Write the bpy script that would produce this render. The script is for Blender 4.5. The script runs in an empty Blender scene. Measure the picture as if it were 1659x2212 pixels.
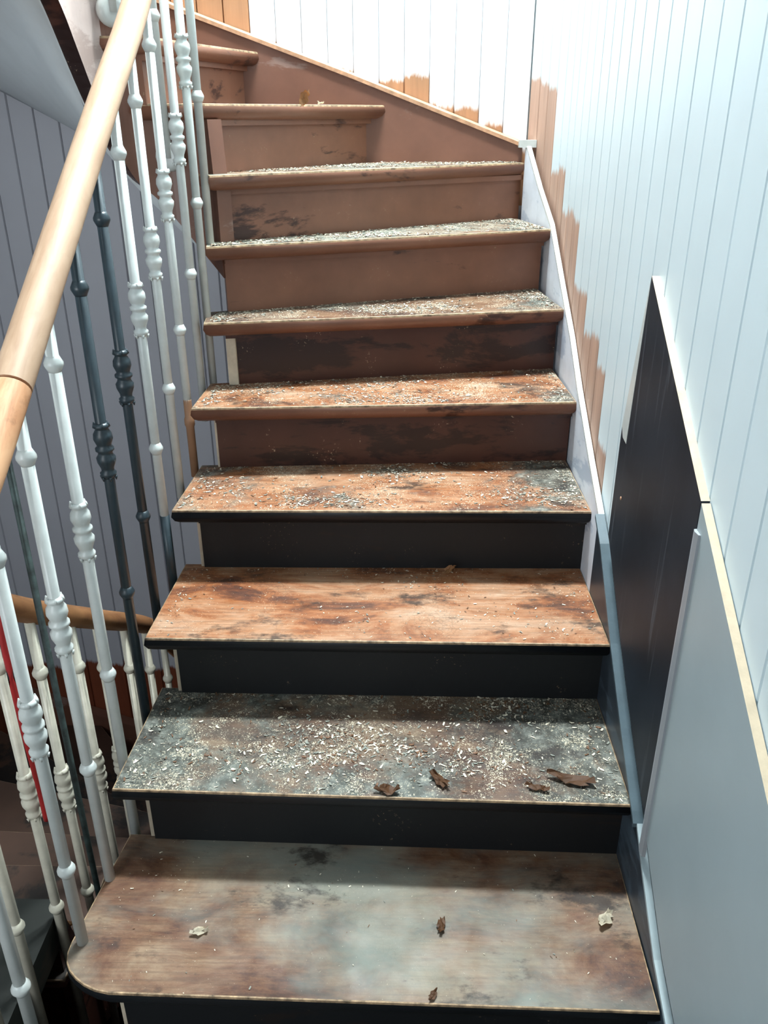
import bpy, bmesh, math, random
from mathutils import Vector, Matrix
random.seed(7)
C = bpy.context.scene
S = 0.178            # one stair riser in metres; plan coordinates below are in risers

# ---------------------------------------------------------------- camera, world, lights, exposure
F_PX, PITCH, ROLL, YAW, EYE = 1811.2454, 0.44238071, -0.00330743, 0.02004487, 7.7
cam_d = bpy.data.cameras.new('camera'); cam = bpy.data.objects.new('camera', cam_d)
C.collection.objects.link(cam); C.camera = cam
cam_d.sensor_fit = 'HORIZONTAL'; cam_d.sensor_width = 36.0
cam_d.lens = 36.0 * F_PX / 1659.0
cam_d.clip_start = 0.02; cam_d.clip_end = 100
def cam_axes():
    cp, sp = math.cos(PITCH), math.sin(PITCH)
    f = Vector((0, cp, -sp)); u = Vector((0, sp, cp)); r = Vector((1, 0, 0))
    r2 = r*math.cos(ROLL) + u*math.sin(ROLL); u2 = -r*math.sin(ROLL) + u*math.cos(ROLL)
    Z = Matrix.Rotation(YAW, 3, 'Z')
    return Z @ r2, Z @ u2, Z @ f
_r, _u, _f = cam_axes()
m3 = Matrix((_r, _u, -_f)).transposed()
cam.matrix_world = Matrix.Translation((0, 0, EYE*S)) @ m3.to_4x4()

w = bpy.data.worlds.new('world'); C.world = w; w.use_nodes = True
bg = w.node_tree.nodes['Background']; bg.inputs['Color'].default_value = (0.82, 0.93, 1.0, 1)
bg.inputs['Strength'].default_value = 0.31

def area(name, loc, target, sx, sy, power, col):
    d = bpy.data.lights.new(name, 'AREA'); d.shape = 'RECTANGLE'; d.size = sx*S; d.size_y = sy*S
    d.energy = power; d.color = col
    o = bpy.data.objects.new(name, d); C.collection.objects.link(o)
    o.location = Vector(loc)*S
    o.rotation_euler = (Vector(target)-Vector(loc)).to_track_quat('-Z', 'Y').to_euler()
    return o
area('skylight', (0.4, 13.3, 21.6), (0.2, 12.6, 0), 3.6, 1.1, 190, (0.89, 0.98, 1.0))
area('added_wall_fill', (-7.6, -2.6, 6.0), (-5.8, 16, 3.2), 4.0, 5.0, 16, (0.88, 0.94, 1.0))  # unseen fill light added behind the camera to brighten the back-left wall
C.view_settings.view_transform = 'Standard'; C.view_settings.look = 'None'
C.view_settings.gamma = 1; C.view_settings.use_curve_mapping = False
C.view_settings.exposure = 0.42

# ---------------------------------------------------------------- material helpers
class NT:
    def __init__(s, name):
        s.m = bpy.data.materials.new(name); s.m.use_nodes = True
        s.t = s.m.node_tree; s.n = s.t.nodes; s.b = s.n['Principled BSDF']
    def node(s, typ, **kw):
        n = s.n.new(typ)
        for k, v in kw.items():
            if isinstance(k, str) and hasattr(n, k): setattr(n, k, v)
        return n
    def link(s, a, b): s.t.links.new(a, b)
    def coords(s, scale=(1, 1, 1), loc=(0, 0, 0)):
        tc = s.n.new('ShaderNodeTexCoord'); mp = s.n.new('ShaderNodeMapping')
        mp.inputs['Scale'].default_value = scale; mp.inputs['Location'].default_value = loc
        s.link(tc.outputs['Object'], mp.inputs['Vector']); return mp.outputs['Vector']
    def noise(s, vec, scale, detail=4, rough=0.6, dist=0.0):
        n = s.n.new('ShaderNodeTexNoise'); s.link(vec, n.inputs['Vector'])
        n.inputs['Scale'].default_value = scale; n.inputs['Detail'].default_value = detail
        n.inputs['Roughness'].default_value = rough; n.inputs['Distortion'].default_value = dist
        return n.outputs['Fac']
    def ramp(s, fac, stops, interp='LINEAR'):
        r = s.n.new('ShaderNodeValToRGB'); cr = r.color_ramp; cr.interpolation = interp
        while len(cr.elements) < len(stops): cr.elements.new(0.5)
        for e, (p, c) in zip(cr.elements, stops):
            e.position = p
            e.color = (c[0], c[1], c[2], 1) if isinstance(c, (tuple, list)) else (c, c, c, 1)
        s.link(fac, r.inputs['Fac']); return r.outputs['Color']
    def math(s, op, a, b=None, clamp=False):
        m = s.n.new('ShaderNodeMath'); m.operation = op; m.use_clamp = clamp
        for i, x in enumerate((a, b)):
            if x is None: continue
            if isinstance(x, (int, float)): m.inputs[i].default_value = x
            else: s.link(x, m.inputs[i])
        return m.outputs[0]
    def mix(s, fac, a, b, mode='MIX'):
        m = s.n.new('ShaderNodeMix'); m.data_type = 'RGBA'; m.blend_type = mode
        for i, x in ((0, fac), (6, a), (7, b)):
            if isinstance(x, (int, float)): m.inputs[i].default_value = x
            elif isinstance(x, tuple): m.inputs[i].default_value = (x[0], x[1], x[2], 1)
            else: s.link(x, m.inputs[i])
        return m.outputs[2]
    def color(s, c):
        if isinstance(c, tuple): s.b.inputs['Base Color'].default_value = (*c, 1)
        else: s.link(c, s.b.inputs['Base Color'])
    def rough(s, r):
        if isinstance(r, (int, float)): s.b.inputs['Roughness'].default_value = r
        else: s.link(r, s.b.inputs['Roughness'])
    def bump(s, h, strength=0.3, dist=0.002):
        b = s.n.new('ShaderNodeBump'); b.inputs['Strength'].default_value = strength
        b.inputs['Distance'].default_value = dist
        s.link(h, b.inputs['Height']); s.link(b.outputs['Normal'], s.b.inputs['Normal'])

def lin(r, g, b):
    f = lambda c: (c/255/12.92) if c/255 <= 0.04045 else ((c/255+0.055)/1.055)**2.4
    return (f(r), f(g), f(b))

def simple(name, col, rough=0.5, var=0.06, scale=14, bump=0.15, spec=None, metallic=0, bscale=None):
    t = NT(name); v = t.coords()
    n = t.noise(v, scale, 5, 0.6)
    d = tuple(max(0, c*(1-var*2.5)) for c in col); l = tuple(min(1, c*(1+var*2)) for c in col)
    t.color(t.ramp(n, [(0.3, d), (0.7, l)])); t.rough(rough)
    if metallic: t.b.inputs['Metallic'].default_value = metallic
    if spec is not None: t.b.inputs['Specular IOR Level'].default_value = spec
    if bump: t.bump(t.noise(v, bscale or scale*8, 3, 0.6), bump, 0.001)
    return t.m

def mat_scuffed(name, col, dark, patch=0.6, rough=0.45, chips=None):
    """paint with darker bare stains"""
    t = NT(name); v = t.coords(); vx = t.coords((0.55, 0.55, 1.6))
    big = t.noise(vx, 6, 6, 0.65, 0.3)
    k = t.ramp(big, [(patch, 0.0), (patch+0.05, 1.0)])
    n = t.noise(v, 9, 4); base = t.ramp(n, [(0.3, tuple(c*0.86 for c in col)), (0.7, tuple(min(1, c*1.1) for c in col))])
    c = t.mix(k, base, dark)
    if chips:
        f = t.noise(v, 170, 2, 0.5); g = t.noise(v, 9, 4, 0.7)
        ch = t.math('MULTIPLY', t.ramp(f, [(0.66, 0), (0.68, 1)]), t.ramp(g, [(0.56, 0), (0.64, 1)]))
        c = t.mix(ch, c, chips)
    t.color(c); t.rough(rough); t.bump(t.noise(v, 60, 4), 0.12, 0.001)
    return t.m

M = {}
def tread_material():
    # Object colour: r = grey-green adhesive residue, g = pale flecks, b = orange bare wood, a = large pale veil
    t = NT('worn_stair_tread'); oi = t.n.new('ShaderNodeObjectInfo')
    sep = t.n.new('ShaderNodeSeparateColor'); t.link(oi.outputs['Color'], sep.inputs[0])
    R_, G_, B_ = sep.outputs[0], sep.outputs[1], sep.outputs[2]; A_ = oi.outputs['Alpha']
    v = t.coords(); vg = t.coords((0.6, 1.25, 1.0)); vgr = t.coords((0.10, 2.2, 1.0))
    grain = t.noise(vgr, 70, 5, 0.6, 0.3)
    n1 = t.noise(vg, 6.5, 8, 0.72, 0.5)
    wood_d = t.ramp(n1, [(0.28, lin(30, 20, 14)), (0.42, lin(64, 42, 30)), (0.53, lin(92, 70, 52)), (0.64, lin(116, 96, 74)), (0.8, lin(138, 120, 96))])
    wood_o = t.ramp(n1, [(0.30, lin(36, 20, 14)), (0.39, lin(92, 46, 20)), (0.46, lin(140, 80, 38)), (0.54, lin(160, 112, 78)), (0.68, lin(176, 142, 116))])
    wood = t.mix(B_, wood_d, wood_o)
    wood = t.mix(t.ramp(grain, [(0.38, 0.32), (0.55, 0.0)]), wood, lin(50, 36, 25))
    # grey-green residue
    n2 = t.noise(v, 5.2, 7, 0.72, 0.3)
    tcx = t.n.new('ShaderNodeTexCoord'); sx = t.n.new('ShaderNodeSeparateXYZ'); t.link(tcx.outputs['Object'], sx.inputs[0])
    endf = t.math('MULTIPLY', t.math('SUBTRACT', t.math('ABSOLUTE', t.math('ADD', sx.outputs[0], 0.05)), 0.31), 6.0, True)
    thr = t.math('SUBTRACT', 0.80, t.math('MULTIPLY', R_, t.math('ADD', 0.34, t.math('MULTIPLY', endf, 0.22))))
    k2 = t.ramp(t.math('ADD', t.math('MULTIPLY', t.math('SUBTRACT', n2, thr), 9.0), 0.5, True), [(0, 0), (1, 0.9)])
    n2b = t.noise(v, 38, 6, 0.75)
    res = t.ramp(n2b, [(0.34, lin(26, 28, 25)), (0.48, lin(60, 64, 58)), (0.58, lin(98, 102, 96)), (0.72, lin(160, 156, 142))])
    c = t.mix(k2, wood, res)
    # large soft pale veil
    n5 = t.noise(t.coords((0.8, 1.1, 1), (3, 1, 0)), 3.2, 5, 0.6)
    c = t.mix(t.math('MULTIPLY', t.ramp(n5, [(0.42, 0), (0.62, 0.75)]), A_), c, lin(124, 132, 122))
    # pale flecks, clustered
    fl = t.noise(v, 300, 3, 0.6, 1.2); cl = t.noise(v, 8, 5, 0.75)
    thr2 = t.math('SUBTRACT', 0.72, t.math('MULTIPLY', t.math('MULTIPLY', G_, t.ramp(cl, [(0.38, 0.15), (0.62, 1.0)])), 0.2))
    k3 = t.math('MULTIPLY', t.math('SUBTRACT', fl, thr2), 26.0, True)
    c = t.mix(k3, c, lin(214, 202, 176))
    # dark stains
    n4 = t.noise(t.coords((0.7, 1.2, 1), (7, 2, 4)), 7.5, 6, 0.7)
    c = t.mix(t.ramp(n4, [(0.57, 0), (0.66, 0.85)]), c, lin(30, 20, 15))
    # crackle
    vo = t.n.new('ShaderNodeTexVoronoi'); vo.feature = 'DISTANCE_TO_EDGE'; vo.inputs['Scale'].default_value = 85
    t.link(v, vo.inputs['Vector'])
    cr = t.math('MULTIPLY', t.ramp(vo.outputs['Distance'], [(0.02, 0.7), (0.07, 0)]), t.ramp(t.noise(v, 6, 3), [(0.52, 0), (0.6, 1)]))
    c = t.mix(t.math('MULTIPLY', cr, G_), c, lin(30, 20, 14))
    t.color(c)
    t.rough(t.ramp(t.noise(v, 12, 5), [(0.3, 0.42), (0.7, 0.75)])); t.b.inputs['Specular IOR Level'].default_value = 0.4
    h = t.math('ADD', t.math('MULTIPLY', k3, 1.0), t.math('MULTIPLY', n2b, 0.8))
    t.bump(h, 0.5, 0.0016)
    return t.m

def board_material(name, paint, raw):
    # Object colour: r,g = lower and upper height of the unpainted part, b = height below which a board is bare
    t = NT(name); oi = t.n.new('ShaderNodeObjectInfo'); sep = t.n.new('ShaderNodeSeparateColor')
    t.link(oi.outputs['Color'], sep.inputs[0])
    tc = t.n.new('ShaderNodeTexCoord'); xyz = t.n.new('ShaderNodeSeparateXYZ'); t.link(tc.outputs['Object'], xyz.inputs[0])
    v = t.coords(); vz = t.coords((1, 1, 0.12))
    wob = t.math('MULTIPLY', t.math('SUBTRACT', t.noise(vz, 34, 5, 0.75), 0.5), 0.075)
    z = t.math('ADD', xyz.outputs[2], wob)
    def H(o): return t.math('MULTIPLY', t.math('SUBTRACT', o, 0.5), 8.0)
    up = t.math('MULTIPLY', t.math('SUBTRACT', H(sep.outputs[1]), z), 60, True)
    lo = t.math('MULTIPLY', t.math('SUBTRACT', z, H(sep.outputs[0])), 60, True)
    dn = t.math('MULTIPLY', t.math('SUBTRACT', H(sep.outputs[2]), z), 60, True)
    k = t.math('MAXIMUM', t.math('MULTIPLY', up, lo), dn)
    streak = t.noise(t.coords((1, 1, 0.06)), 26, 5, 0.65, 0.5)
    rawc = t.ramp(streak, [(0.3, tuple(c*0.72 for c in raw)), (0.62, raw), (0.8, tuple(min(1, c*1.35) for c in raw))])
    pn = t.noise(v, 5, 3); pc = t.ramp(pn, [(0.3, tuple(c*0.95 for c in paint)), (0.7, paint)])
    t.color(t.mix(k, pc, rawc)); t.rough(t.mix(k, (0.42, 0.42, 0.42), (0.6, 0.6, 0.6)))
    t.bump(t.noise(t.coords((1, 1, 0.08)), 120, 3), 0.08, 0.001)
    return t.m
def enc(zu): return zu*S/8.0 + 0.5     # heights in risers -> object colour channel

M['tread'] = tread_material()
M['edge'] = simple('worn_glint_arris', lin(160, 134, 104), 0.6, 0.3, 60, 0.4)  # pale worn edge, with glancing light along it also put into the colour
M['dark'] = mat_scuffed('charcoal_riser_paint', lin(5, 8, 12), lin(20, 11, 7), 0.60, 0.6, lin(110, 92, 74))
M['dark_plain'] = simple('charcoal_nosing_paint', lin(10, 14, 19), 0.5, 0.1, 20)
M['brown'] = mat_scuffed('brown_riser_paint', lin(128, 86, 66), lin(66, 40, 32), 0.57, 0.42, lin(150, 120, 95))
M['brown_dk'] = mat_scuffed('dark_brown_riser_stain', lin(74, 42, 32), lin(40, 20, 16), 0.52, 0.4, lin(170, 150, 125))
M['string_brown'] = mat_scuffed('brown_string_paint', lin(116, 78, 62), lin(132, 106, 96), 0.6, 0.4)
M['cream'] = simple('cream_paint', lin(196, 182, 160), 0.5, 0.1, 20)
M['white_primer'] = mat_scuffed('white_primer_over_grey', lin(215, 220, 228), lin(176, 186, 200), 0.52, 0.5)
M['pinkprimer'] = mat_scuffed('pale_pink_primer', lin(190, 172, 165), lin(170, 150, 142), 0.55, 0.5)
M['baluster_white'] = simple('off_white_gloss_baluster', lin(192, 196, 192), 0.32, 0.03, 30, 0.05)
M['baluster_cream'] = simple('cream_gloss_baluster', lin(200, 194, 176), 0.36, 0.05, 30, 0.05)
M['baluster_dark'] = simple('charcoal_gloss_baluster', lin(40, 52, 58), 0.34, 0.08, 30, 0.05)
M['foot_brown'] = mat_scuffed('stripped_baluster_foot', lin(150, 112, 84), lin(70, 50, 36), 0.55, 0.6)
M['green_rod'] = simple('mottled_green_metal', lin(48, 60, 58), 0.5, 0.3, 40, 0.2)
M['plaster'] = simple('soffit_plaster', lin(214, 220, 222), 0.8, 0.02, 10, 0.1)
M['cap_blue'] = simple('blue_grey_cap_paint', lin(76, 90, 97), 0.4, 0.06, 20)
M['face_blue'] = mat_scuffed('blue_charcoal_string_paint', lin(46, 54, 62), lin(66, 78, 88), 0.56, 0.4)
M['grey_panel'] = simple('pale_grey_panel_paint', lin(156, 168, 171), 0.45, 0.02, 5, 0.04)
M['bead'] = simple('mauve_shade_bead', lin(150, 154, 158), 0.35, 0.02, 10, 0.04)  # panel grey with the mauve shade of the joint mixed into the colour
M['ply'] = simple('bare_sheet_edge', lin(196, 178, 152), 0.6, 0.06, 30)
M['raw_orange'] = simple('raw_orange_batten', lin(176, 116, 70), 0.6, 0.12, 30)
M['red'] = simple('red_cable_sheath', lin(176, 40, 40), 0.4, 0.05)
M['floor'] = mat_scuffed('dark_worn_landing', lin(50, 44, 36), lin(28, 31, 26), 0.48, 0.55)
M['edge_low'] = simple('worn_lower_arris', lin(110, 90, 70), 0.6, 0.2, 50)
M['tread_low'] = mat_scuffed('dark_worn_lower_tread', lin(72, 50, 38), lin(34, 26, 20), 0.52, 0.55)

def rail_mat(name, c1, c2, dk):
    t = NT(name); v = t.coords((3.0, 0.35, 0.35)); n = t.noise(v, 22, 5, 0.6, 0.6)
    c = t.ramp(n, [(0.3, c1), (0.6, c2)]); v2 = t.coords()
    c = t.mix(t.ramp(t.noise(v2, 16, 5), [(0.62, 0), (0.75, dk)]), c, lin(110, 70, 44))
    t.color(c); t.rough(0.6); t.bump(t.noise(v, 60, 3), 0.06, 0.001); return t.m
M['rail'] = rail_mat('pale_beech_handrail', lin(156, 124, 98), lin(174, 144, 118), 0.2)
M['rail_warm'] = rail_mat('worn_warm_handrail', lin(168, 110, 70), lin(206, 156, 116), 0.7)
M['rail_old'] = rail_mat('dirty_brown_handrail', lin(120, 76, 44), lin(156, 108, 68), 0.9)

def sheet_dark():
    t = NT('charcoal_sheet_paint'); v = t.coords(); vs = t.coords((1, 5.0, 0.22))
    st = t.noise(vs, 11, 3, 0.5, 0.3)
    c = t.ramp(t.noise(v, 6, 4), [(0.3, lin(28, 33, 40)), (0.7, lin(40, 46, 54))])
    c = t.mix(t.ramp(st, [(0.60, 0), (0.76, 0.6)]), c, lin(96, 102, 110))
    t.color(c); t.rough(0.5); t.bump(t.noise(v, 90, 2), 0.05, 0.001)
    t.b.inputs['Specular IOR Level'].default_value = 0.2
    return t.m
M['sheet_dark'] = sheet_dark()
M['board_white'] = board_material('painted_board_white', lin(206, 220, 224), lin(184, 150, 130))
M['board_back'] = board_material('painted_board_back', lin(232, 234, 236), lin(172, 126, 90))
M['board_lower'] = board_material('board_shade_grey', lin(188, 188, 194), lin(128, 64, 38))  # pale boards with the stairwell shade put into a greyer base colour

# ---------------------------------------------------------------- object helpers
def link_bm(name, bm, mats, parent=None, smooth=False, kind=None):
    me = bpy.data.meshes.new(name); bmesh.ops.recalc_face_normals(bm, faces=bm.faces); bm.to_mesh(me); bm.free()
    for m in (mats if isinstance(mats, (list, tuple)) else [mats]): me.materials.append(m)
    if smooth:
        for p in me.polygons: p.use_smooth = True
    o = bpy.data.objects.new(name, me); C.collection.objects.link(o)
    if parent: o.parent = parent
    if kind: o['kind'] = kind
    return o
def tag(o, label, cat, group=None, kind=None):
    o['label'] = label; o['category'] = cat
    if group: o['group'] = group
    if kind: o['kind'] = kind
    return o
def empty(name, label=None, cat=None, loc=(0, 0, 0), kind=None, group=None):
    o = bpy.data.objects.new(name, None); C.collection.objects.link(o); o.location = loc
    o.empty_display_size = 0.05
    if label: o['label'] = label
    if cat: o['category'] = cat
    if group: o['group'] = group
    if kind: o['kind'] = kind
    return o
def V(x, y, z): return Vector((x*S, y*S, z*S))

def prism(bm, pts, z0, z1, mi=0):
    """vertical prism over plan polygon pts (risers)"""
    a = [bm.verts.new(V(x, y, z0)) for x, y in pts]; b = [bm.verts.new(V(x, y, z1)) for x, y in pts]
    fs = [bm.faces.new(a[::-1]), bm.faces.new(b)]
    n = len(pts)
    for i in range(n): fs.append(bm.faces.new((a[i], a[(i+1) % n], b[(i+1) % n], b[i])))
    for f in fs: f.material_index = mi
    return fs
def loft(bm, rings, mi=0, cap=True, closed=False):
    """rings: lists of Vectors (m), each the same length; quads between"""
    vr = [[bm.verts.new(p) for p in r] for r in rings]; n = len(rings[0])
    for a, b in zip(vr, vr[1:]):
        for i in range(n):
            f = bm.faces.new((a[i], a[(i+1) % n], b[(i+1) % n], b[i])); f.material_index = mi
    if cap:
        bm.faces.new(vr[0][::-1]).material_index = mi; bm.faces.new(vr[-1]).material_index = mi
def lathe(bm, prof, cx, cy, z0, n=16, mi=0):
    rings = []
    for r, z in prof:
        rings.append([V(cx+r*math.cos(2*math.pi*i/n), cy+r*math.sin(2*math.pi*i/n), z0+z) for i in range(n)])
    loft(bm, rings, mi)
def tube(bm, path, r, n=16, flat=1.0, mi=0):
    P = [Vector(p)*S for p in path]; rings = []
    for i, p in enumerate(P):
        d = (P[min(i+1, len(P)-1)] - P[max(i-1, 0)]).normalized()
        side = d.cross(Vector((0, 0, 1)))
        if side.length < 1e-4: side = Vector((1, 0, 0))
        side.normalize(); up = side.cross(d).normalized()
        rings.append([p + (side*math.cos(a)*r + up*math.sin(a)*r*flat)*S for a in [2*math.pi*k/n for k in range(n)]])
    loft(bm, rings, mi)
def catmull(pts, sub=6):
    out = []
    P = [Vector(p) for p in pts]
    for i in range(len(P)-1):
        p0 = P[max(i-1, 0)]; p1 = P[i]; p2 = P[i+1]; p3 = P[min(i+2, len(P)-1)]
        for k in range(sub):
            t = k/sub
            out.append(0.5*((2*p1)+(-p0+p2)*t+(2*p0-5*p1+4*p2-p3)*t*t+(-p0+3*p1-3*p2+p3)*t**3))
    out.append(P[-1]); return out

# ---------------------------------------------------------------- stair geometry data (risers)
# nosing line: inner (well side) and outer (wall side) front corner, height
ST = {
 0: ((-3.12, 5.36), (2.50, 5.20), 0.0), 1: ((-3.15, 6.98), (2.52, 6.83), 1.0), 2: ((-3.07, 8.44), (2.52, 8.38), 2.0),
 3: ((-3.00, 9.94), (2.52, 9.97), 3.0), 4: ((-2.92, 11.16), (2.52, 11.51), 4.0), 5: ((-2.83, 12.01), (2.51, 12.99), 5.0),
 6: ((-2.79, 12.43), (2.46, 14.44), 6.0), 7: ((-2.69, 12.62), (2.16, 15.92), 6.94), 8: ((-2.72, 12.85), (-0.29, 16.02), 7.85),
 9: ((-3.42, 12.77), (-2.42, 16.02), 8.66), 10: ((-3.84, 12.74), (-4.6, 16.02), 9.5), 11: ((-4.05, 12.40), (-7.2, 16.02), 10.35),
 12: ((-4.12, 11.85), (-8.95, 14.8), 11.2), 13: ((-4.12, 11.4), (-8.95, 12.6), 12.1), 14: ((-4.12, 10.05), (-8.95, 10.3), 13.0),
 15: ((-4.12, 8.6), (-8.95, 8.6), 14.0), 16: ((-4.12, 7.2), (-8.95, 7.2), 15.0)}
OUTER = [(2.52, 3.0), (2.52, 5.2), (2.52, 13.0), (2.46, 14.44), (2.34, 15.3), (2.16, 15.92)]   # right string inner face
BACKY = 16.02
TH = 0.21; OVER = 0.26

def sub(a, b): return (a[0]-b[0], a[1]-b[1])
def unit(a):
    l = math.hypot(*a); return (a[0]/l, a[1]/l)
def off(p, d, s): return (p[0]+d[0]*s, p[1]+d[1]*s)

def front_dir(k):
    L, R_, z = ST[k]; d = unit(sub(R_, L)); return (-d[1], d[0])   # pointing up the stair

TREAD_COL = {0: (0.18, 0.10, 0.22, 0.85), 1: (0.82, 1.0, 0.10, 0.25), 2: (0.14, 0.40, 0.95, 0.1), 3: (0.60, 0.85, 0.9, 0.1), 4: (0.52, 0.9, 0.85, 0.1),
             5: (0.52, 0.95, 0.22, 0.2), 6: (0.75, 1.0, 0.3, 0.6), 7: (0.75, 1.0, 0.3, 0.6)}
def make_tread(k, dz, parent, side_mat, zshift=0.0, ragged=0.0):
    """slab with rounded nosing along the front and the well-side end"""
    L, R_, z = ST[k]; z += dz
    L2, R2, _ = ST[k+1]
    n = front_dir(k); n2 = front_dir(k+1)
    back = 0.36
    outline = []
    if k == 0 and dz == 0:
        outline += [(-3.17, 7.3), (-3.36, 5.86), (-3.36, 5.74), (-3.33, 5.63), (-3.27, 5.54), (-3.18, 5.46), (-3.07, 5.39), (-2.95, 5.34), (-2.8, 5.31)]
    else:
        outline += [off(L2, n2, back), (L[0], L[1]+0.0) if False else L]
    outline += [R_]
    if k == 7: outline += [(2.05, BACKY)]
    if k == 11: outline += [(-8.95, BACKY)]
    outline += [off(R2, n2, back) if k != 6 else (2.1, BACKY)]
    # reverse orientation to CCW if needed
    ar = sum(outline[i][0]*outline[(i+1) % len(outline)][1]-outline[(i+1) % len(outline)][0]*outline[i][1] for i in range(len(outline)))
    if ar < 0: outline = outline[::-1]
    # densify front edge for an uneven worn arris
    bm = bmesh.new()
    rows = [(0.0, z), (0.0, z-0.0)]
    N = len(outline)
    cx = sum(p[0] for p in outline)/N; cy = sum(p[1] for p in outline)/N
    def inset(s):
        # true polygon offset
        out = []
        for i in range(N):
            a = outline[i-1]; b = outline[i]; c = outline[(i+1) % N]
            d1 = unit(sub(b, a)); d2 = unit(sub(c, b))
            n1 = (-d1[1], d1[0]); m2 = (-d2[1], d2[0])
            bx = unit((n1[0]+m2[0], n1[1]+m2[1])); cs = max(0.35, bx[0]*n1[0]+bx[1]*n1[1])
            out.append(off(b, bx, s/cs))
        return out
    prof = [(0.016, 0.0, 0), (0.004, -0.006, 1), (0.0, -0.03, 1), (-0.012, -0.10, 2), (0.02, -0.17, 2), (0.07, -TH, 2)]
    rings = [[bm.verts.new(V(x, y, z+h)) for x, y in inset(s)] for s, h, _ in prof]
    f = bm.faces.new(rings[0]); f.material_index = 0
    for j in range(len(rings)-1):
        for i in range(N):
            q = bm.faces.new((rings[j][i], rings[j+1][i], rings[j+1][(i+1) % N], rings[j][(i+1) % N]))
            q.material_index = (1 if j < 2 else 2); q.smooth = j >= 2
    bm.faces.new(rings[-1][::-1]).material_index = 2
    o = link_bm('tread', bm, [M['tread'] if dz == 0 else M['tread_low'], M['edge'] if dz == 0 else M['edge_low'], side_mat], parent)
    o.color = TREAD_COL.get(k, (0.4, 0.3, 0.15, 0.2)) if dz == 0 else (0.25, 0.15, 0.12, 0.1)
    return o

def make_riser(k, dz, parent, mat, zlow=None):
    """board under nosing k, down to the tread below, with a small scotia strip under the nosing"""
    L, R_, z = ST[k]; z += dz
    zb = (ST[k-1][2]+dz) if k > 0 else z-1.0
    n = front_dir(k); d = unit(sub(R_, L))
    a = off(off(L, n, OVER), d, 0.29 if k < 8 else 0.02); b = off(R_, n, OVER)
    if k == 7: b = (2.12, BACKY)
    if k >= 8: a = off(L, n, 0.05) if False else off(off(L, n, OVER*0.5), d, 0.05)
    bm = bmesh.new()
    prism(bm, [a, b, off(b, n, 0.11), off(a, n, 0.11)], zb-0.02, z-TH+0.01)
    o = link_bm('riser', bm, mat, parent)
    bm = bmesh.new()
    prism(bm, [off(a, n, -0.07), off(b, n, -0.07), off(b, n, 0.0), off(a, n, 0.0)], z-TH-0.075, z-TH+0.005)
    link_bm('cove_strip', bm, mat if not isinstance(mat, list) else mat[0], o)
    return o

# ---- the well-side string of the winders: a curved band around the open well
def well_curve():
    """list of (inner xy, outer xy, z_bottom, z_top) climbing round the well"""
    K = [(-2.66, 12.76, 5.5), (-2.82, 12.90, 5.66), (-3.02, 12.98, 5.9), (-3.25, 13.02, 6.2), (-3.53, 12.98, 6.57), (-3.80, 12.88, 6.86), (-3.97, 12.70, 7.35), (-4.06, 12.45, 7.9), (-4.11, 12.15, 8.45), (-4.12, 11.8, 8.9), (-4.12, 11.2, 9.4), (-4.12, 10.0, 10.3), (-4.12, 8.6, 11.3), (-4.12, 7.2, 12.3)]
    P = catmull(K, 4); out = []
    LZ = [(ST[k][0], ST[k][2]) for k in range(6, 17)]
    for i, p in enumerate(P):
        d = unit(sub(P[min(i+1, len(P)-1)], P[max(i-1, 0)])); n = (d[1], -d[0])
        j = min(i/4.0, len(K)-1)
        # highest tread whose nosing has been passed
        idx = 0
        for q, (L, z) in enumerate(LZ):
            best = min(range(len(P)), key=lambda m: (P[m][0]-L[0])**2+(P[m][1]-L[1])**2)
            if best <= i: idx = q
        out.append(((p[0]+n[0]*0.03, p[1]+n[1]*0.03), (p[0]+n[0]*0.27, p[1]+n[1]*0.27), p[2], LZ[idx][1]-TH+0.01))
    return out

def well_string(dz, parent, mats, split):
    wc = well_curve()
    def band(lst, mat, nm='well_string', underside=None):
        bm = bmesh.new()
        rings = [[V(i[0], i[1], zb+dz), V(o[0], o[1], zb+dz), V(o[0], o[1], zt+dz), V(i[0], i[1], zt+dz)] for i, o, zb, zt in lst]
        loft(bm, rings)
        bm.faces.ensure_lookup_table()
        if underside:
            bmesh.ops.recalc_face_normals(bm, faces=bm.faces); bm.normal_update()
            for f in bm.faces:
                if f.normal.z < -0.4: f.material_index = 1
        return link_bm(nm, bm, [mat, underside] if underside else mat, parent)
    band(wc[:split+1], mats[0], underside=mats[2]); o = band(wc[split:], mats[1], underside=mats[2])
    return o

# ================================================================ SETTING
def board(parent, p0, p1, z0, z1, nrm, mat, col, thick=0.10, gap=0.03, deep=0.05):
    """vertical tongue-and-groove board from plan point p0 to p1, face towards nrm"""
    d = unit(sub(p1, p0)); L = math.hypot(*sub(p1, p0)); g = gap/2
    prof = [(g*0.3, -thick), (g*0.3, -deep), (g+0.010, 0), (L-g-0.010, 0), (L-g*0.3, -deep), (L-g*0.3, -thick)]
    pts = [(p0[0]+d[0]*s+nrm[0]*h, p0[1]+d[1]*s+nrm[1]*h) for s, h in prof]
    bm = bmesh.new(); prism(bm, pts, z0, z1)
    o = link_bm('board', bm, mat, parent); o.color = (enc(col[0]), enc(col[1]), enc(col[2]), 1)
    return o
NONE = (-22, -22, -22)
ZLO, ZHI = -14.5, 22.0

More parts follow.
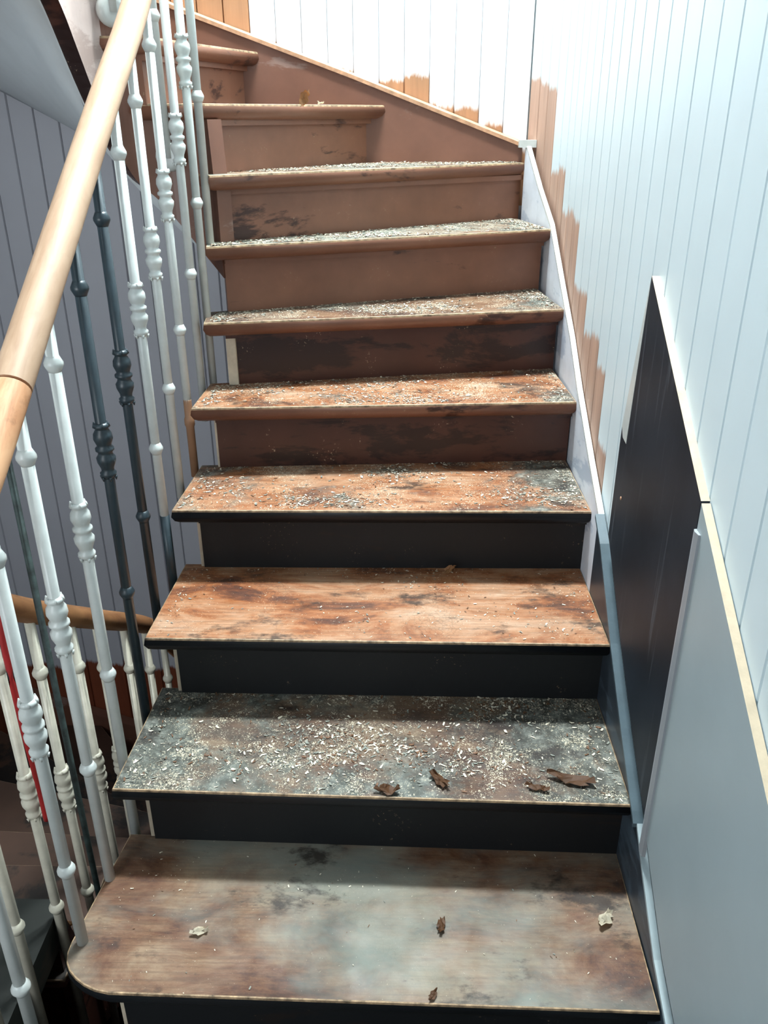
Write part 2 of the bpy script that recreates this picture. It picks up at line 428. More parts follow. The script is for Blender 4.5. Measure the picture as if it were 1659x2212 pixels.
# right wall backing + boards
def slab(name, pts, z0, z1, mat, kind='structure', parent=None):
    bm = bmesh.new(); prism(bm, pts, z0, z1); o = link_bm(name, bm, mat, parent)
    if kind and not parent: o['kind'] = kind
    return o
wr = slab('wall_right', [(2.71, 1.0), (3.2, 1.0), (3.2, 17.2), (2.25, 17.2), (2.30, 16.46), (2.46, 16.05), (2.6, 15.6), (2.69, 14.9), (2.71, 14.2)], ZLO, ZHI, M['plaster'])
def right_hi(y):
    for a, b, h in ((15.2, 17, 8.2), (14.2, 15.2, 6.95), (13.1, 14.2, 6.40), (12.15, 13.1, 5.45), (11.15, 12.15, 5.05), (10.25, 11.15, 4.82), (9.95, 10.25, 3.9)):
        if a <= y < b: return h
    return None
ys = [1.0+0.497*i for i in range(27)]
for i in range(len(ys)-1):
    y0, y1 = ys[i], ys[i+1]; h = right_hi((y0+y1)/2)
    col = (-2, h+random.uniform(-0.08, 0.08), -22) if h else NONE
    board(wr, (2.61, y0), (2.61, y1), ZLO, ZHI, (-1, 0), M['board_white'], col, gap=0.022 if i % 2 else 0.012, deep=0.04 if i % 2 else 0.02)
cv = [(2.61, ys[-1]), (2.60, 14.35), (2.57, 14.78), (2.51, 15.18), (2.43, 15.56), (2.34, 15.90), (2.22, 16.22)]
for i in range(len(cv)-1):
    a, b = cv[i], cv[i+1]; d = unit(sub(b, a)); nn = (-d[1], d[0])
    h = right_hi((a[1]+b[1])/2) or 8.2
    board(wr, a, b, ZLO, ZHI, nn, M['board_white'], (-2, h+random.uniform(-0.1, 0.15), -22), gap=0.03, deep=0.04)

# back wall
wb = slab('wall_back', [(-9.4, 16.34), (2.6, 16.34), (2.6, 17.2), (-9.4, 17.2)], ZLO, ZHI, M['plaster'])
xs_b = [2.22-0.435*i for i in range(27)]
def back_hi(x):
    for a, b, h in ((1.9, 3, 7.2), (1.22, 1.9, 7.58), (0.5, 1.22, 7.86), (-0.4, 0.5, 8.33), (-1.0, -0.4, 8.05), (-1.52, -1.0, 8.46), (-2.05, -1.52, 8.5), (-2.68, -2.05, 8.94), (-3.7, -2.68, 11.2), (-12, -3.7, 12.2)):
        if a <= x < b: return h
    return 7.2
for i in range(len(xs_b)-1):
    x0, x1 = xs_b[i], xs_b[i+1]; xm = (x0+x1)/2
    lowgrey = xm < -3.3
    # same white boards throughout; the shade under the stair is coloured in as grey
    zs = 7.0+max(0, (2.0-xm))*0.40
    zsplit = zs-0.8 if xm > -4 else zs-1.2
    board(wb, (x0, 16.22), (x1, 16.22), zsplit, ZHI, (0, -1), M['board_back'], (zs-3, back_hi(xm)+random.uniform(-0.04, 0.04), -22), gap=0.02 if i % 2 else 0.012, deep=0.03)
    board(wb, (x0, 16.22), (x1, 16.22), ZLO, zsplit, (0, -1), M['board_lower'], (-22, -22, -3.95+random.uniform(-0.22, 0.22)), gap=0.02 if i % 2 else 0.012, deep=0.03)
# left wall, beyond the stairwell
wl = slab('wall_left', [(-9.4, 0), (-9.1, 0), (-9.1, 16.3), (-9.4, 16.3)], ZLO, ZHI, M['plaster'])
for i in range(22):
    y1 = 16.2-0.5*i
    board(wl, (-9.0, y1), (-9.0, y1-0.5), ZLO, ZHI, (1, 0), M['board_lower'], (-22, -22, -4.1+0.66*(16.2-y1)*0.5 if y1 > 13 else -3.4), gap=0.03, deep=0.05)
slab('ceiling', [(-9.4, -4), (3.2, -4), (3.2, 17.2), (-9.4, 17.2)], 22.0, 22.6, M['plaster'])
# landing: main part, part at the left of the well, part in front of the first step
slab('floor', [(-9.1, -4), (2.8, -4), (2.8, 5.6), (-3.0, 5.6), (-3.0, 4.5), (-4.12, 4.5), (-4.12, 7.2), (-9.1, 7.2)], -1.5, -1.0, M['floor']).color = (0.2, 0.1, 0.05, 0.1)

slab('floor', [(-9.1, 1), (2.8, 1), (2.8, 16.3), (-9.1, 16.3)], ZLO-0.5, ZLO, M['brown_dk'])
slab('wall_front', [(-9.1, 3.4), (2.8, 3.4), (2.8, 3.6), (-9.1, 3.6)], ZLO, -1.5, M['brown_dk'])
# soffit of the upper flight: ruled plaster surface between the well string and the walls
def soffit():
    A = [(-3.0, 13.2, 5.8), (-3.5, 13.24, 6.3), (-3.85, 13.14, 6.7), (-4.12, 12.9, 7.15), (-4.26, 12.6, 7.7), (-4.34, 12.3, 8.2), (-4.37, 11.9, 8.75), (-4.37, 11.2, 9.35), (-4.37, 10.0, 10.35), (-4.37, 8.6, 11.4), (-4.37, 7.2, 12.4)]
    B = [(-1.5, 16.2, 5.3), (-3.0, 16.2, 6.05), (-4.3, 16.2, 6.72), (-5.6, 16.2, 7.38), (-7.0, 16.2, 8.1), (-8.0, 16.2, 8.6), (-9.0, 16.2, 9.1), (-9.0, 14.0, 9.7), (-9.0, 11.5, 10.4), (-9.0, 9.0, 11.5), (-9.0, 7.2, 12.4)]
    bm = bmesh.new(); nseg = 8; up = 0.25
    a3 = catmull(A, 4); b3 = catmull(B, 4)
    lo = []; hi = []
    for p, q in zip(a3, b3):
        r1 = []; r2 = []
        for j in range(nseg+1):
            t = j/nseg; v = p.lerp(q, t)
            r1.append(bm.verts.new(v*S)); r2.append(bm.verts.new((v+Vector((0, 0, up)))*S))
        lo.append(r1); hi.append(r2)
    for i in range(len(lo)-1):
        for j in range(nseg):
            bm.faces.new((lo[i][j], lo[i+1][j], lo[i+1][j+1], lo[i][j+1]))
            bm.faces.new((hi[i][j], hi[i][j+1], hi[i+1][j+1], hi[i+1][j]))
    for i in range(len(lo)-1):
        bm.faces.new((lo[i][0], hi[i][0], hi[i+1][0], lo[i+1][0])); bm.faces.new((lo[i][-1], lo[i+1][-1], hi[i+1][-1], hi[i][-1]))
    for e in (0, -1):
        for j in range(nseg): bm.faces.new((lo[e][j], lo[e][j+1], hi[e][j+1], hi[e][j]))
    o = link_bm('ceiling_soffit', bm, M['plaster'], None, smooth=True); o['kind'] = 'structure'
soffit()

# ================================================================ MAIN STAIRCASE
stair = empty('staircase', 'winding wooden staircase with worn bare treads climbing beside the white boarded wall', 'staircase', V(0, 5.4, 0))
def fix(o):   # keep world coordinates under the stair's own empty
    for c in o.children: c.location = -o.location
for k in range(0, 16):
    sm = M['dark_plain'] if k <= 3 else M['brown']
    t = make_tread(k, 0, stair, sm)
    if k <= 3: t['label'] = 'tread with charcoal painted nosing' if k else 'broad lowest tread, pale and brown, with a rounded corner and charcoal nosing'
    elif k <= 9: t['label'] = 'tread with brown painted nosing'
    mt = M['dark'] if k <= 3 else (M['brown_dk'] if k in (4, 5) else M['brown'])
    r = make_riser(k, 0, stair, mt)
    r['label'] = 'charcoal painted riser' if k <= 3 else ('dark brown stained riser' if k in (4, 5) else 'brown painted riser')

# well-side cut string of the straight flight (stepped profile)
def cut_string(dz, parent, k0, k1, mat):
    bm = bmesh.new()
    for k in range(k0, k1+1):
        L, R_, z = ST[k]; L2 = ST[k+1][0]
        x0 = L[0]+0.24; x1 = L2[0]+0.24
        y0 = L[1]+OVER+0.03; y1 = L2[1]+OVER+0.03
        lo = [(x0, y0), (x1, y1)]
        top = z-TH+dz
        b0 = z-1.75+dz-(0.0); b1 = b0+1.0
        ring = [[V(x0, y0, b0), V(x0+0.14, y0, b0), V(x0+0.14, y0, top), V(x0, y0, top)], [V(x1, y1, b1), V(x1+0.14, y1, b1), V(x1+0.14, y1, top), V(x1, y1, top)]]
        loft(bm, ring)
    return link_bm('cut_string', bm, mat, parent)
cut_string(0, stair, 0, 5, M['cream'])
o = well_string(0, stair, (M['string_brown'], M['pinkprimer'], M['brown_dk']), 24)
o['label'] = 'upper part of the well string in pale primer'

# right wall string, following the nosings, with its cap
CAP = [(3.2, -1.0), (5.1, -0.05), (5.6, 0.15), (6.27, 0.62), (6.72, 0.98), (7.39, 1.42), (8.26, 2.05), (9.23, 2.86), (9.69, 3.12), (10.46, 3.52), (11.58, 4.14), (12.39, 4.66), (13.49, 5.30), (14.50, 6.02), (15.30, 6.52), (15.92, 7.22)]
def outer_x(y):
    for a, b in zip(OUTER, OUTER[1:]):
        if a[1] <= y <= b[1]: return a[0]+(b[0]-a[0])*(y-a[1])/(b[1]-a[1])
    return OUTER[-1][0]
def right_string(y0, y1, mat, capmat, lab, clab):
    pts = [(y0, None)]+[(y, z) for y, z in CAP if y0 < y < y1]+[(y1, None)]
    def zz(y):
        for a, b in zip(CAP, CAP[1:]):
            if a[0] <= y <= b[0]: return a[1]+(b[1]-a[1])*(y-a[0])/(b[0]-a[0])
        return CAP[-1][1]
    bm = bmesh.new(); bc = bmesh.new(); r1 = []; r2 = []
    for y, z in pts:
        z = zz(y); x = outer_x(y); w = 0.075
        r1.append([V(x, y, z-1.9), V(x+w, y, z-1.9), V(x+w, y, z), V(x, y, z)])
        ci = 0.04 if y0 > 6 and y1 < 10 else 0.0
        r2.append([V(x-ci, y, z), V(x+w, y, z), V(x+w, y, z+0.05), V(x-ci, y, z+0.05)])
    loft(bm, r1); loft(bc, r2)
    o = link_bm('wall_string', bm, mat, stair); o['label'] = lab
    c = link_bm('string_cap', bc, capmat, o); c['label'] = clab
right_string(4.9, 6.62, M['face_blue'], M['grey_panel'], 'blue charcoal painted foot of the wall string', 'pale grey cap strip')
right_string(6.62, 9.62, M['face_blue'], M['cap_blue'], 'blue charcoal painted string at the right wall', 'blue grey cap strip')
right_string(9.62, 15.92, M['white_primer'], M['baluster_white'], 'white primed string at the right wall', 'white cap strip')
bm = bmesh.new(); prism(bm, [(2.04, 15.86), (2.34, 15.86), (2.36, 16.0), (2.04, 16.0)], 7.18, 7.30); link_bm('string_cap', bm, M['baluster_white'], stair)['label'] = 'short white cap block in the wall corner'

# back wall string with cap
def back_string(x0, x1, z0, z1, dz, parent):
    bm = bmesh.new(); w = 0.16
    loft(bm, [[V(x0, BACKY, z0-2.4+dz), V(x0, BACKY+w, z0-2.4+dz), V(x0, BACKY+w, z0+dz), V(x0, BACKY, z0+dz)],
              [V(x1, BACKY, z1-2.4+dz), V(x1, BACKY+w, z1-2.4+dz), V(x1, BACKY+w, z1+dz), V(x1, BACKY, z1+dz)]])
    o = link_bm('wall_string', bm, M['string_brown'], parent)
    bm = bmesh.new()
    loft(bm, [[V(x0, BACKY-0.03, z0+dz), V(x0, BACKY+w+0.02, z0+dz), V(x0, BACKY+w+0.02, z0+0.10+dz), V(x0, BACKY-0.03, z0+0.06+dz)],
              [V(x1, BACKY-0.03, z1+dz), V(x1, BACKY+w+0.02, z1+dz), V(x1, BACKY+w+0.02, z1+0.10+dz), V(x1, BACKY-0.03, z1+0.06+dz)]])
    c = link_bm('string_cap', bm, M['string_brown'] if dz else M['raw_cap'], o)
M['raw_cap'] = simple('worn_brown_cap', lin(184, 140, 108), 0.5, 0.14, 40)
for (x0, z0), (x1, z1) in (((2.12, 7.18), (-0.85, 8.26)), ((-0.85, 8.26), (-3.62, 9.22)), ((-3.62, 9.22), (-8.95, 11.3))):
    back_string(x0, x1, z0, z1, 0, stair)
fix(stair)

# ================================================================ LOWER STAIRCASE (one storey down)
low = empty('lower_staircase', 'dark worn lower staircase descending in the shade behind the iron balusters', 'staircase', V(-6.5, 7.2, -2))
DZL = -16.0
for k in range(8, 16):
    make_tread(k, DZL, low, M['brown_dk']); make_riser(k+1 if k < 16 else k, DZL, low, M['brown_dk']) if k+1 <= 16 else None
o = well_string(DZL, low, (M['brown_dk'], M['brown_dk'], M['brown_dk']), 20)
for (x0, z0), (x1, z1) in (((0.0, 8.0), (-3.62, 9.22)), ((-3.62, 9.22), (-8.95, 11.3))):
    back_string(x0, x1, z0, z1, DZL, low)
fix(low)

# ================================================================ BALUSTRADES
def ring_prof(r, h, base): return [(base, -h*0.9), (r*0.82, -h*0.55), (r, -h*0.15), (r, h*0.15), (r*0.82, h*0.55), (base, h*0.9)]
RB = 0.058
KN = [(0.058, -0.30), (0.082, -0.27), (0.088, -0.235), (0.066, -0.215), (0.070, -0.18), (0.098, -0.11), (0.102, -0.06), (0.078, -0.025), (0.074, 0.0), (0.098, 0.02), (0.098, 0.05), (0.072, 0.07),
      (0.084, 0.10), (0.102, 0.15), (0.096, 0.21), (0.070, 0.255), (0.068, 0.27), (0.092, 0.285), (0.084, 0.315), (0.058, 0.33)]
_mesh = {}
def shared(key, build, mat):
    if key not in _mesh:
        bm = bmesh.new(); build(bm); o = link_bm(key[0], bm, mat, None, smooth=True); _mesh[key] = o.data; bpy.data.objects.remove(o)
    return _mesh[key]
def part(name, key, build, mat, parent, z):
    o = bpy.data.objects.new(name, shared(key, build, mat)); C.collection.objects.link(o); o.parent = parent; o.location = (0, 0, z*S); return o
def knuckle_build(bm):
    lathe(bm, KN, 0, 0, 0, 20)
    # small leaf points at both ends
    for sgn, z in ((1, 0.30), (-1, -0.285)):
        for i in range(6):
            a = i*math.pi/3; r = 0.078
            bmesh.ops.create_cone(bm, cap_ends=True, segments=5, radius1=0.02*S, radius2=0.006*S, depth=0.045*S,
                matrix=Matrix.Translation(V(r*math.cos(a), r*math.sin(a), z+sgn*0.012)) @ (Matrix.Rotation(math.pi if sgn < 0 else 0, 4, 'X')))
def baluster(parent, x, y, zc, ztop, zfoot, kind, label=None, foot_brown=False, rosette=None, collars=(0.0, 3.46), knuck=1.74, r=RB):
    """zc is the height of the lower collar"""
    mat = M['baluster_'+kind]
    b = empty('baluster'); b.parent = parent; b.location = V(x, y, zc)-parent.location
    if label: b['label'] = label
    bm = bmesh.new(); lathe(bm, [(r, zfoot-zc), (r, ztop-zc)], 0, 0, 0, 16)
    link_bm('rod', bm, mat, b, smooth=True)
    for z in collars:
        if z+zc < ztop: part('collar', ('collar', kind), lambda bm: lathe(bm, ring_prof(0.088, 0.085, RB), 0, 0, 0, 18), mat, b, z)
    if knuck is not None: part('knuckle', ('knuckle', kind), knuckle_build, mat, b, knuck)
    if foot_brown:
        bm = bmesh.new(); lathe(bm, [(r*1.04, -2.2), (r*1.04, -1.42), (r*1.3, -1.38), (r*1.3, -1.30), (r*1.05, -1.26), (r*1.02, -1.02), (r*1.0, -1.0)], 0, 0, 0, 14); link_bm('bare_foot', bm, M['foot_brown'], b, smooth=True)['label'] = 'stripped brown foot'
    if rosette:
        bm = bmesh.new(); nx, ny = rosette; zr = zfoot-zc+0.02
        prof = [(0.02, 0.13), (0.12, 0.13), (0.185, 0.11), (0.20, 0.05), (0.185, 0.0)]
        c0 = Vector((0, 0, zr*S)); ax = Vector((nx, ny, 0)).normalized(); sd = ax.cross(Vector((0, 0, 1)))
        rings = [[c0 + ax*(h-0.02)*-1*S*0 + ax*((0.11-h))*S + (sd*math.cos(a)+Vector((0, 0, 1))*math.sin(a))*rr*S for a in [2*math.pi*q/18 for q in range(18)]] for rr, h in prof]
        loft(bm, rings); link_bm('rosette', bm, mat, b, smooth=True)
    return b

def railz(y): return 5.83+(y-6.55)*0.643
bal = empty('balustrade', 'main balustrade of white and charcoal iron balusters under a pale wooden handrail', 'balustrade', V(-3.1, 8.0, 1))
# handrail: pale upper length and a warmer lower length beyond the joint
upper = [(-3.10, 6.42, railz(6.42)), (-3.10, 8.0, railz(8.0)), (-3.10, 9.6, railz(9.6)), (-3.09, 11.2, railz(11.2)), (-3.02, 12.0, railz(12.0)+0.35), (-2.95, 12.7, 10.6), (-3.15, 13.2, 11.6), (-3.6, 13.35, 12.7), (-3.98, 12.9, 13.9), (-4.1, 12.2, 14.9), (-4.1, 11.4, 15.6), (-4.1, 9.9, 16.7), (-4.1, 7.2, 18.6)]
lower = [(-4.05, 5.6, 4.75), (-3.98, 5.1, 4.85), (-3.76, 4.78, 4.85), (-3.45, 4.75, 4.82), (-3.22, 4.98, 4.86), (-3.12, 5.5, 5.15), (-3.10, 6.40, railz(6.40))]
RR = 0.162
def smooth_rail(pts, mat, parent, name='handrail', r=RR):
    bm = bmesh.new(); P = catmull(pts, 6)
    tube(bm, [tuple(p) for p in P], r, 24, 0.92)
    o = link_bm(name, bm, mat, parent, smooth=True)
    md = o.modifiers.new('e', 'EDGE_SPLIT'); md.split_angle = math.radians(50); return o
u = smooth_rail(upper, M['rail'], bal); u['label'] = 'pale smooth upper length of handrail'; u.location = -bal.location
l = smooth_rail(lower, M['rail_warm'], bal); l['label'] = 'warmer worn lower length of handrail'; l.location = -bal.location
B = [(-3.46, 5.04, 0.45, 'white'), (-3.24, 5.86, 1.03, 'white'), (-3.21, 6.66, 1.59, 'white'), (-3.17, 7.46, 2.19, 'white'), (-3.15, 8.33, 2.71, 'dark'), (-3.14, 9.22, 3.26, 'dark'),
     (-3.10, 9.94, 3.87, 'white'), (-3.10, 10.82, 4.39, 'white'), (-3.06, 11.55, 5.01, 'white'), (-2.99, 12.20, 5.66, 'white'), (-2.86, 12.42, 6.59, 'white'), (-2.77, 12.66, 7.93, 'white')]
LB = ['bluish white baluster lowest on the main rail', 'white baluster standing off the lowest tread', 'white baluster at the nosing of the second tread', 'white baluster just before the two charcoal ones',
      'charcoal baluster, the lower of the pair', 'charcoal baluster, the upper of the pair', 'white baluster just above the charcoal pair', 'white baluster second above the charcoal pair', 'white baluster with a stripped brown foot',
      'white baluster fourth above the charcoal pair', 'white baluster fifth above the charcoal pair', 'white baluster where the winders begin']
for i, (x, y, zc, kd) in enumerate(B):
    zt = railz(y) if y < 11.7 else railz(y)+(y-11.7)*3.0
    if y < 5.5: zt = 4.86
    baluster(bal, x, y, zc, zt, zc-{0: 1.5, 1: 1.35, 3: 2.8, 5: 1.62, 7: 1.6, 10: 3.2, 11: 2.0}.get(i, 2.2), kd, LB[i], foot_brown=(i == 8))
# the dark bar at the third step: the same rod painted charcoal below the nosing
bm = bmesh.new(); lathe(bm, [(0.064, 1.4), (0.064, 2.93)], -3.10, 9.94, 0, 14); o = link_bm('painted_foot', bm, M['baluster_dark'], bal, smooth=True); o['label'] = 'charcoal painted foot of a white baluster'; o.location = -bal.location
# balusters fixed with round plates to the curved string
for x, y, zf, nx, ny in ((-3.30, 12.83, 7.20, 0.1, 1), (-3.79, 12.68, 8.98, -0.6, 0.6), (-4.0, 12.1, 10.3, -1, 0), (-4.0, 11.3, 10.9, -1, 0), (-4.0, 10.5, 11.5, -1, 0)):
    baluster(bal, x, y, zf+1.7, zf+5.0, zf-0.05, 'white', 'white baluster fixed by a round plate to the well string', rosette=(nx, ny))

lowbal = empty('lower_balustrade', 'lower balustrade of cream balusters under a dirty brown handrail in the stairwell', 'balustrade', V(-4.05, 8, -2))
def lrz(y): return 2.92-(y-7.60)*0.705
lr = [(-4.05, 5.62, 4.72), (-4.05, 6.4, 3.9), (-4.05, 7.6, lrz(7.6)), (-4.05, 9.5, lrz(9.5)), (-4.05, 11.3, lrz(11.3)), (-4.03, 12.2, -0.6), (-3.85, 12.9, -1.6), (-3.4, 13.2, -2.6), (-3.0, 12.8, -3.7), (-2.95, 12.0, -4.6)]
r_ = smooth_rail(lr, M['rail_old'], lowbal, r=0.15); r_.location = -lowbal.location
for (y, zc) in ((5.40, 0.45), (6.10, -0.10), (6.93, -0.80), (7.72, -1.45), (8.68, -2.06), (9.42, -2.60), (10.34, -3.28), (11.2, -3.92), (12.0, -4.7)):
    baluster(lowbal, -4.05, y, zc, lrz(y) if y < 11.5 else -0.4, zc-2.7, 'cream', r=0.056)

rod = bmesh.new(); lathe(rod, [(0.035, -6.0), (0.035, 5.9)], 0, 0, 0, 12)
o = link_bm('metal_rod', rod, M['green_rod'], None, smooth=True); o.location = V(-3.66, 7.22, 0)
tag(o, 'thin mottled green metal rod standing in the gap between the two balustrades', 'rod')
rc = bmesh.new(); tube(rc, [tuple(p) for p in catmull([(-4.30, 7.10, 1.9), (-4.27, 7.09, 3.0), (-4.05, 6.98, 3.56), (-3.88, 6.84, 3.38), (-3.87, 6.80, 2.9), (-3.87, 6.80, 1.9), (-3.85, 6.80, 1.2), (-3.86, 6.82, 0.7)], 5)], 0.034, 10)
tag(link_bm('red_cable', rc, M['red'], None, smooth=True), 'red cable hung over the lower brown handrail in the stairwell', 'cable')

# ================================================================ WALL PANELS ON THE RIGHT
def panel_line(y): return 0.645*(y-4.49)+3.31 if y < 6.92 else 4.87+0.655*(y-6.92)
def cap_z(y):
    for a, b in zip(CAP, CAP[1:]):
        if a[0] <= y <= b[0]: return a[1]+(b[1]-a[1])*(y-a[0])/(b[0]-a[0])
    return -1
def panel_shape(name, poly, x0, x1, mats, parent):
    poly = [(y*x0/2.6, EYE-(EYE-z)*x0/2.6) for y, z in poly]
    """poly in (y,z); face at x0, back at x1"""
    bm = bmesh.new()
    a = [bm.verts.new(V(x0, y, z)) for y, z in poly]; b = [bm.verts.new(V(x1, y, z)) for y, z in poly]
    bm.faces.new(a); bm.faces.new(b[::-1])
    n = len(poly)
    for i in range(n):
        f = bm.faces.new((a[i], b[i], b[(i+1) % n], a[(i+1) % n]))
        (y0, z0), (y1, z1) = poly[i], poly[(i+1) % n]
        if len(mats) > 1 and i in TOP: f.material_index = 1
    return link_bm(name, bm, mats, parent)
# dark sheet
dp = empty('wall_panel', 'charcoal painted tapering sheet fixed to the white wall above the string', 'panel', V(2.63, 8, 3))
low_pts = [(y, cap_z(y)+0.05) for y in (9.35, 8.8, 8.26, 7.8, 7.39, 7.0, 6.72)]
poly = [(9.0, panel_line(9.0))] + [(9.36, 4.35)] + low_pts + [(6.62, 1.0), (6.62, panel_line(6.62))]
poly = [(8.93, panel_line(8.93)), (9.34, 4.41)] + low_pts + [(6.62, 1.0), (6.62, panel_line(6.62))]
TOP = {len(poly)-1}
o = panel_shape('sheet', poly, 2.535, 2.612, [M['sheet_dark'], M['ply']], dp); o.location = -dp.location
# white overpaint strip on the sheet's free edge
bm = bmesh.new(); po = [(8.93, panel_line(8.93)-0.02), (9.33, 4.41), (9.24, 4.30), (9.08, 4.28)]
a = [bm.verts.new(V(2.531, y*0.975, EYE-(EYE-z)*0.975)) for y, z in po]; b = [bm.verts.new(V(2.535, y*0.975, EYE-(EYE-z)*0.975)) for y, z in po]; bm.faces.new(a)
for i in range(4): bm.faces.new((a[i], b[i], b[(i+1) % 4], a[(i+1) % 4]))
o = link_bm('paint_patch', bm, M['baluster_white'], dp); o.location = -dp.location; o['label'] = 'white paint brushed over the edge'
# small brass screw head
bm = bmesh.new(); bmesh.ops.create_uvsphere(bm, u_segments=10, v_segments=6, radius=0.022*S, matrix=Matrix.Translation(V(2.533, 8.78, 3.73)) @ Matrix.Scale(0.4, 4, (1, 0, 0)))
o = link_bm('screw_head', bm, M['raw_cap'], dp, smooth=True); o.location = -dp.location
# grey sheet
gp = empty('wall_panel', 'pale blue grey painted panel with a bare wood top edge at the lower right wall', 'panel', V(2.63, 5, 2))
low2 = [(y, cap_z(y)+0.05) for y in (6.60, 6.27, 5.6, 5.1)]+[(3.2, -1.0), (1.2, -1.0)]
poly = [(6.60, panel_line(6.60))]+low2+[(1.2, panel_line(1.2))]
TOP = {len(poly)-1}
o = panel_shape('sheet', poly, 2.525, 2.60, [M['grey_panel'], M['ply']], gp); o.location = -gp.location
bm = bmesh.new()
loft(bm, [[V(2.54, 6.43, z), V(2.505, 6.425, z), V(2.495, 6.38, z), V(2.505, 6.31, z), V(2.54, 6.30, z)] for z in (cap_z(6.45)+0.05, panel_line(6.6)-0.16)])
o = link_bm('edge_bead', bm, M['bead'], gp); o.location = -gp.location; o['label'] = 'grey rounded bead down the joint, toned mauve for its shade'
# raw batten visible behind the grey sheet's top edge
bm = bmesh.new()
loft(bm, [[V(2.60, y, panel_line(y)-0.4), V(2.64, y, panel_line(y)-0.4), V(2.64, y, panel_line(y)+0.12), V(2.60, y, panel_line(y)+0.10)] for y in (1.2, 6.0)])
o = link_bm('batten', bm, M['raw_orange'], gp); o.location = -gp.location; o['label'] = 'raw orange batten behind the sheet'

# ================================================================ LOOSE FLAKES
M['fl_pale'] = simple('pale_flake', lin(214, 204, 182), 0.6, 0.1, 90, 0)
M['fl_grey'] = simple('grey_flake', lin(120, 122, 112), 0.6, 0.1, 90, 0)
M['fl_brown'] = simple('brown_flake', lin(104, 70, 44), 0.6, 0.1, 90, 0)
def inpoly(x, y, P):
    c = False
    for i in range(len(P)):
        a, b = P[i-1], P[i]
        if (a[1] > y) != (b[1] > y) and x < (b[0]-a[0])*(y-a[1])/(b[1]-a[1])+a[0]: c = not c
    return c
def flakes(k, n, label, smax, edge=0.4):
    L, R_, z = ST[k]; L2, R2, _ = ST[k+1]; nn = front_dir(k); n2 = front_dir(k+1)
    P = [off(off(L, nn, 0.06), (1, 0), 0.08), off(off(R_, nn, 0.06), (-1, 0), 0.05), off(off(R2, n2, OVER-0.02), (-1, 0), 0.05), off(off(L2, n2, OVER-0.02), (1, 0), 0.1)]
    if k == 6: P[2] = (2.0, 15.95)
    if k == 7: P = [(-2.5, 13.1), (2.0, 15.85), (2.0, 15.98), (-0.3, 15.98), (-0.5, 15.9), (-2.6, 13.4)]
    xs = [p[0] for p in P]; ysb = [p[1] for p in P]
    bm = bmesh.new(); c = 0; guard = 0
    clus = [(random.uniform(min(xs), max(xs)), random.uniform(min(ysb), max(ysb))) for _ in range(9)]
    while c < n and guard < n*40:
        guard += 1
        if random.random() < 0.62:
            q = random.choice(clus); x = random.gauss(q[0], 0.35); y = random.gauss(q[1], 0.18)
        elif random.random() < edge:
            t = random.random(); s = random.random()
            if s < 0.45: x, y = P[3][0]+(P[2][0]-P[3][0])*t, P[3][1]+(P[2][1]-P[3][1])*t-abs(random.gauss(0, 0.08))
            elif s < 0.75: x, y = P[0][0]+(P[3][0]-P[0][0])*t+abs(random.gauss(0, 0.15)), P[0][1]+(P[3][1]-P[0][1])*t
            else: x, y = P[1][0]+(P[2][0]-P[1][0])*t-abs(random.gauss(0, 0.15)), P[1][1]+(P[2][1]-P[1][1])*t
        else: x = random.uniform(min(xs), max(xs)); y = random.uniform(min(ysb), max(ysb))
        if not inpoly(x, y, P): continue
        c += 1
        s = smax*0.62*(random.random()**3.0)+0.0065; a = random.uniform(0, 6.28); asp = random.uniform(0.25, 0.9)
        ca, sa = math.cos(a), math.sin(a); h = s*random.uniform(0.15, 0.55); mi = random.choices((0, 1, 2), (0.42, 0.33, 0.25))[0]
        loc = [(-s, -s*asp*0.5, random.uniform(0.0, h)), (0, -s*asp*0.6, 0.004), (s, -s*asp*0.4, h), (s*0.9, s*asp*0.5, random.uniform(0, h)), (0, s*asp*0.5, 0.006), (-s*0.8, s*asp*0.4, h*0.6)]
        vs = [bm.verts.new(V(x+px*ca-py*sa, y+px*sa+py*ca, z+0.004+pz)) for px, py, pz in loc]
        bm.faces.new((vs[0], vs[1], vs[4], vs[5])).material_index = mi; bm.faces.new((vs[1], vs[2], vs[3], vs[4])).material_index = mi
    me = bpy.data.meshes.new('paint_flakes'); bm.to_mesh(me); bm.free()
    for m in (M['fl_pale'], M['fl_grey'], M['fl_brown']): me.materials.append(m)
    o = bpy.data.objects.new('paint_flakes', me); C.collection.objects.link(o); tag(o, label, 'debris', None, 'stuff')
flakes(0, 170, 'sparse tiny chips scattered over the broad lowest tread', 0.022)
flakes(1, 3600, 'dense pale scrapings covering the grey second tread', 0.045, 0.3)
flakes(2, 900, 'fine chips along the edges of the orange third tread', 0.03, 0.6)
flakes(3, 3000, 'scrapings on the fourth tread, thickest at its grey left end', 0.045, 0.5)
flakes(4, 3000, 'scrapings on the fifth tread, just above the charcoal risers', 0.045, 0.5)
flakes(5, 3600, 'scrapings on the sixth tread, pale at the right end', 0.05, 0.5)
flakes(6, 5000, 'thick pale scrapings on the seventh tread', 0.06, 0.5)
flakes(7, 3000, 'pale scrapings on the winder tread at the back corner', 0.06, 0.4)

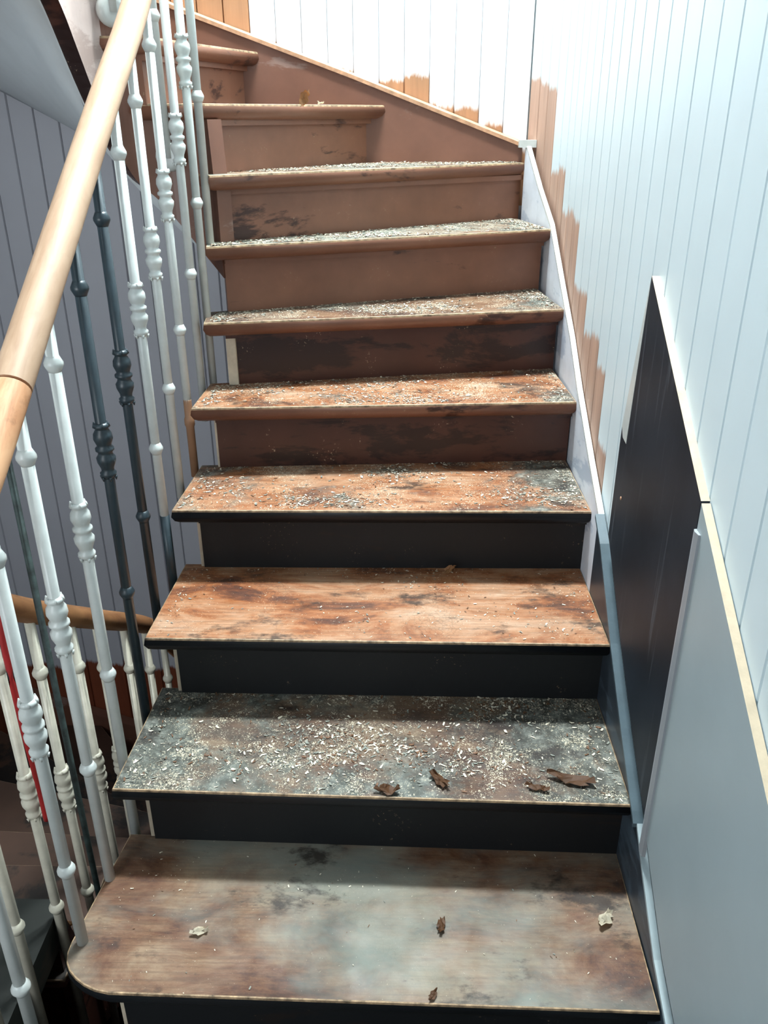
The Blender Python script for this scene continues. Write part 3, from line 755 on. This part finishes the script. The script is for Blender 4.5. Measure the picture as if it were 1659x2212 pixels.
def big_flake(x, y, z, s, ang, label, mat, elong=1.0, vert=False):
    rnd = random.Random(int((x+9)*1000)+int(y*77)); bm = bmesh.new(); n = 7; m = 5; g = []
    for i in range(n):
        row = []
        for j in range(m):
            u = i/(n-1)*2-1; v = j/(m-1)*2-1
            px = u*s*elong+rnd.uniform(-1, 1)*s*0.16; py = v*s*0.5*(1-0.5*abs(u))+rnd.uniform(-1, 1)*s*0.14
            pz = abs(u)**2*s*0.35+rnd.uniform(0, 1)*s*0.32
            ca, sa = math.cos(ang), math.sin(ang)
            if vert: row.append(bm.verts.new(V(px*ca-py*sa, -pz*0.5, s*0.6+px*sa+py*ca)))
            else: row.append(bm.verts.new(V(px*ca-py*sa, px*sa+py*ca, pz)))
        g.append(row)
    for i in range(n-1):
        for j in range(m-1):
            if (i in (0, n-2)) and j in (0, m-2) and rnd.random() < 0.7: continue
            bm.faces.new((g[i][j], g[i+1][j], g[i+1][j+1], g[i][j+1]))
    bmesh.ops.solidify(bm, geom=bm.faces[:], thickness=0.006*S)
    o = link_bm('curled_flake', bm, mat, None); o.location = V(x, y, z+0.012); tag(o, label, 'debris')
BF = [
 (-2.06, 5.98, 0, 0.10, 0.3, 'tan curled flake on the left part of the lowest tread', 'fl_pale', 1.0, False),
 (2.19, 6.19, 0, 0.13, 0.9, 'crumpled yellowish scraping at the right end of the lowest tread', 'fl_pale', 1.0, False),
 (0.46, 6.08, 0, 0.09, 1.4, 'thin brown scraping in the middle of the lowest tread', 'fl_brown', 1.0, False),
 (0.35, 5.32, 0, 0.07, 0.9, 'small dark scraping at the front edge of the lowest tread', 'fl_brown', 1.0, False),
 (0.47, 7.14, 1, 0.13, -0.9, 'long dark curled shaving in the middle of the second tread', 'fl_brown', 1.1, False),
 (-0.12, 6.99, 1, 0.13, 0.0, 'lumpy tan scraping on the front edge of the second tread', 'fl_brown', 1.0, False),
 (1.93, 7.18, 1, 0.16, -0.25, 'long splinter near the right end of the second tread', 'fl_brown', 1.6, False),
 (1.53, 7.05, 1, 0.10, -0.3, 'short dark splinter right of centre on the second tread', 'fl_brown', 1.3, False),
 (0.69, 10.08, 2, 0.10, 0.6, 'pale orange flake leaning on the charcoal riser above the third tread', 'fl_tan', 1.0, True),
 (-1.45, 13.95, 7.83, 0.14, 1.2, 'crumpled ochre scraping on the highest open winder tread', 'fl_tan', 0.9, True),
 (-1.2, 13.85, 7.83, 0.08, 2.2, 'white curled chip beside the ochre scraping on the highest winder', 'fl_pale', 1.0, False),
 (-4.45, 7.45, -1.9, 0.22, 0.2, 'large ochre scraping on the lower staircase beside the well', 'fl_tan', 1.2, False),
]
M['fl_tan'] = simple('ochre_flake', lin(170, 126, 84), 0.6, 0.12, 90, 0)
for x, y, z, s_, a_, lb, mt, el, ve in BF: big_flake(x, y, z, s_, a_, lb, M[mt], el, ve)
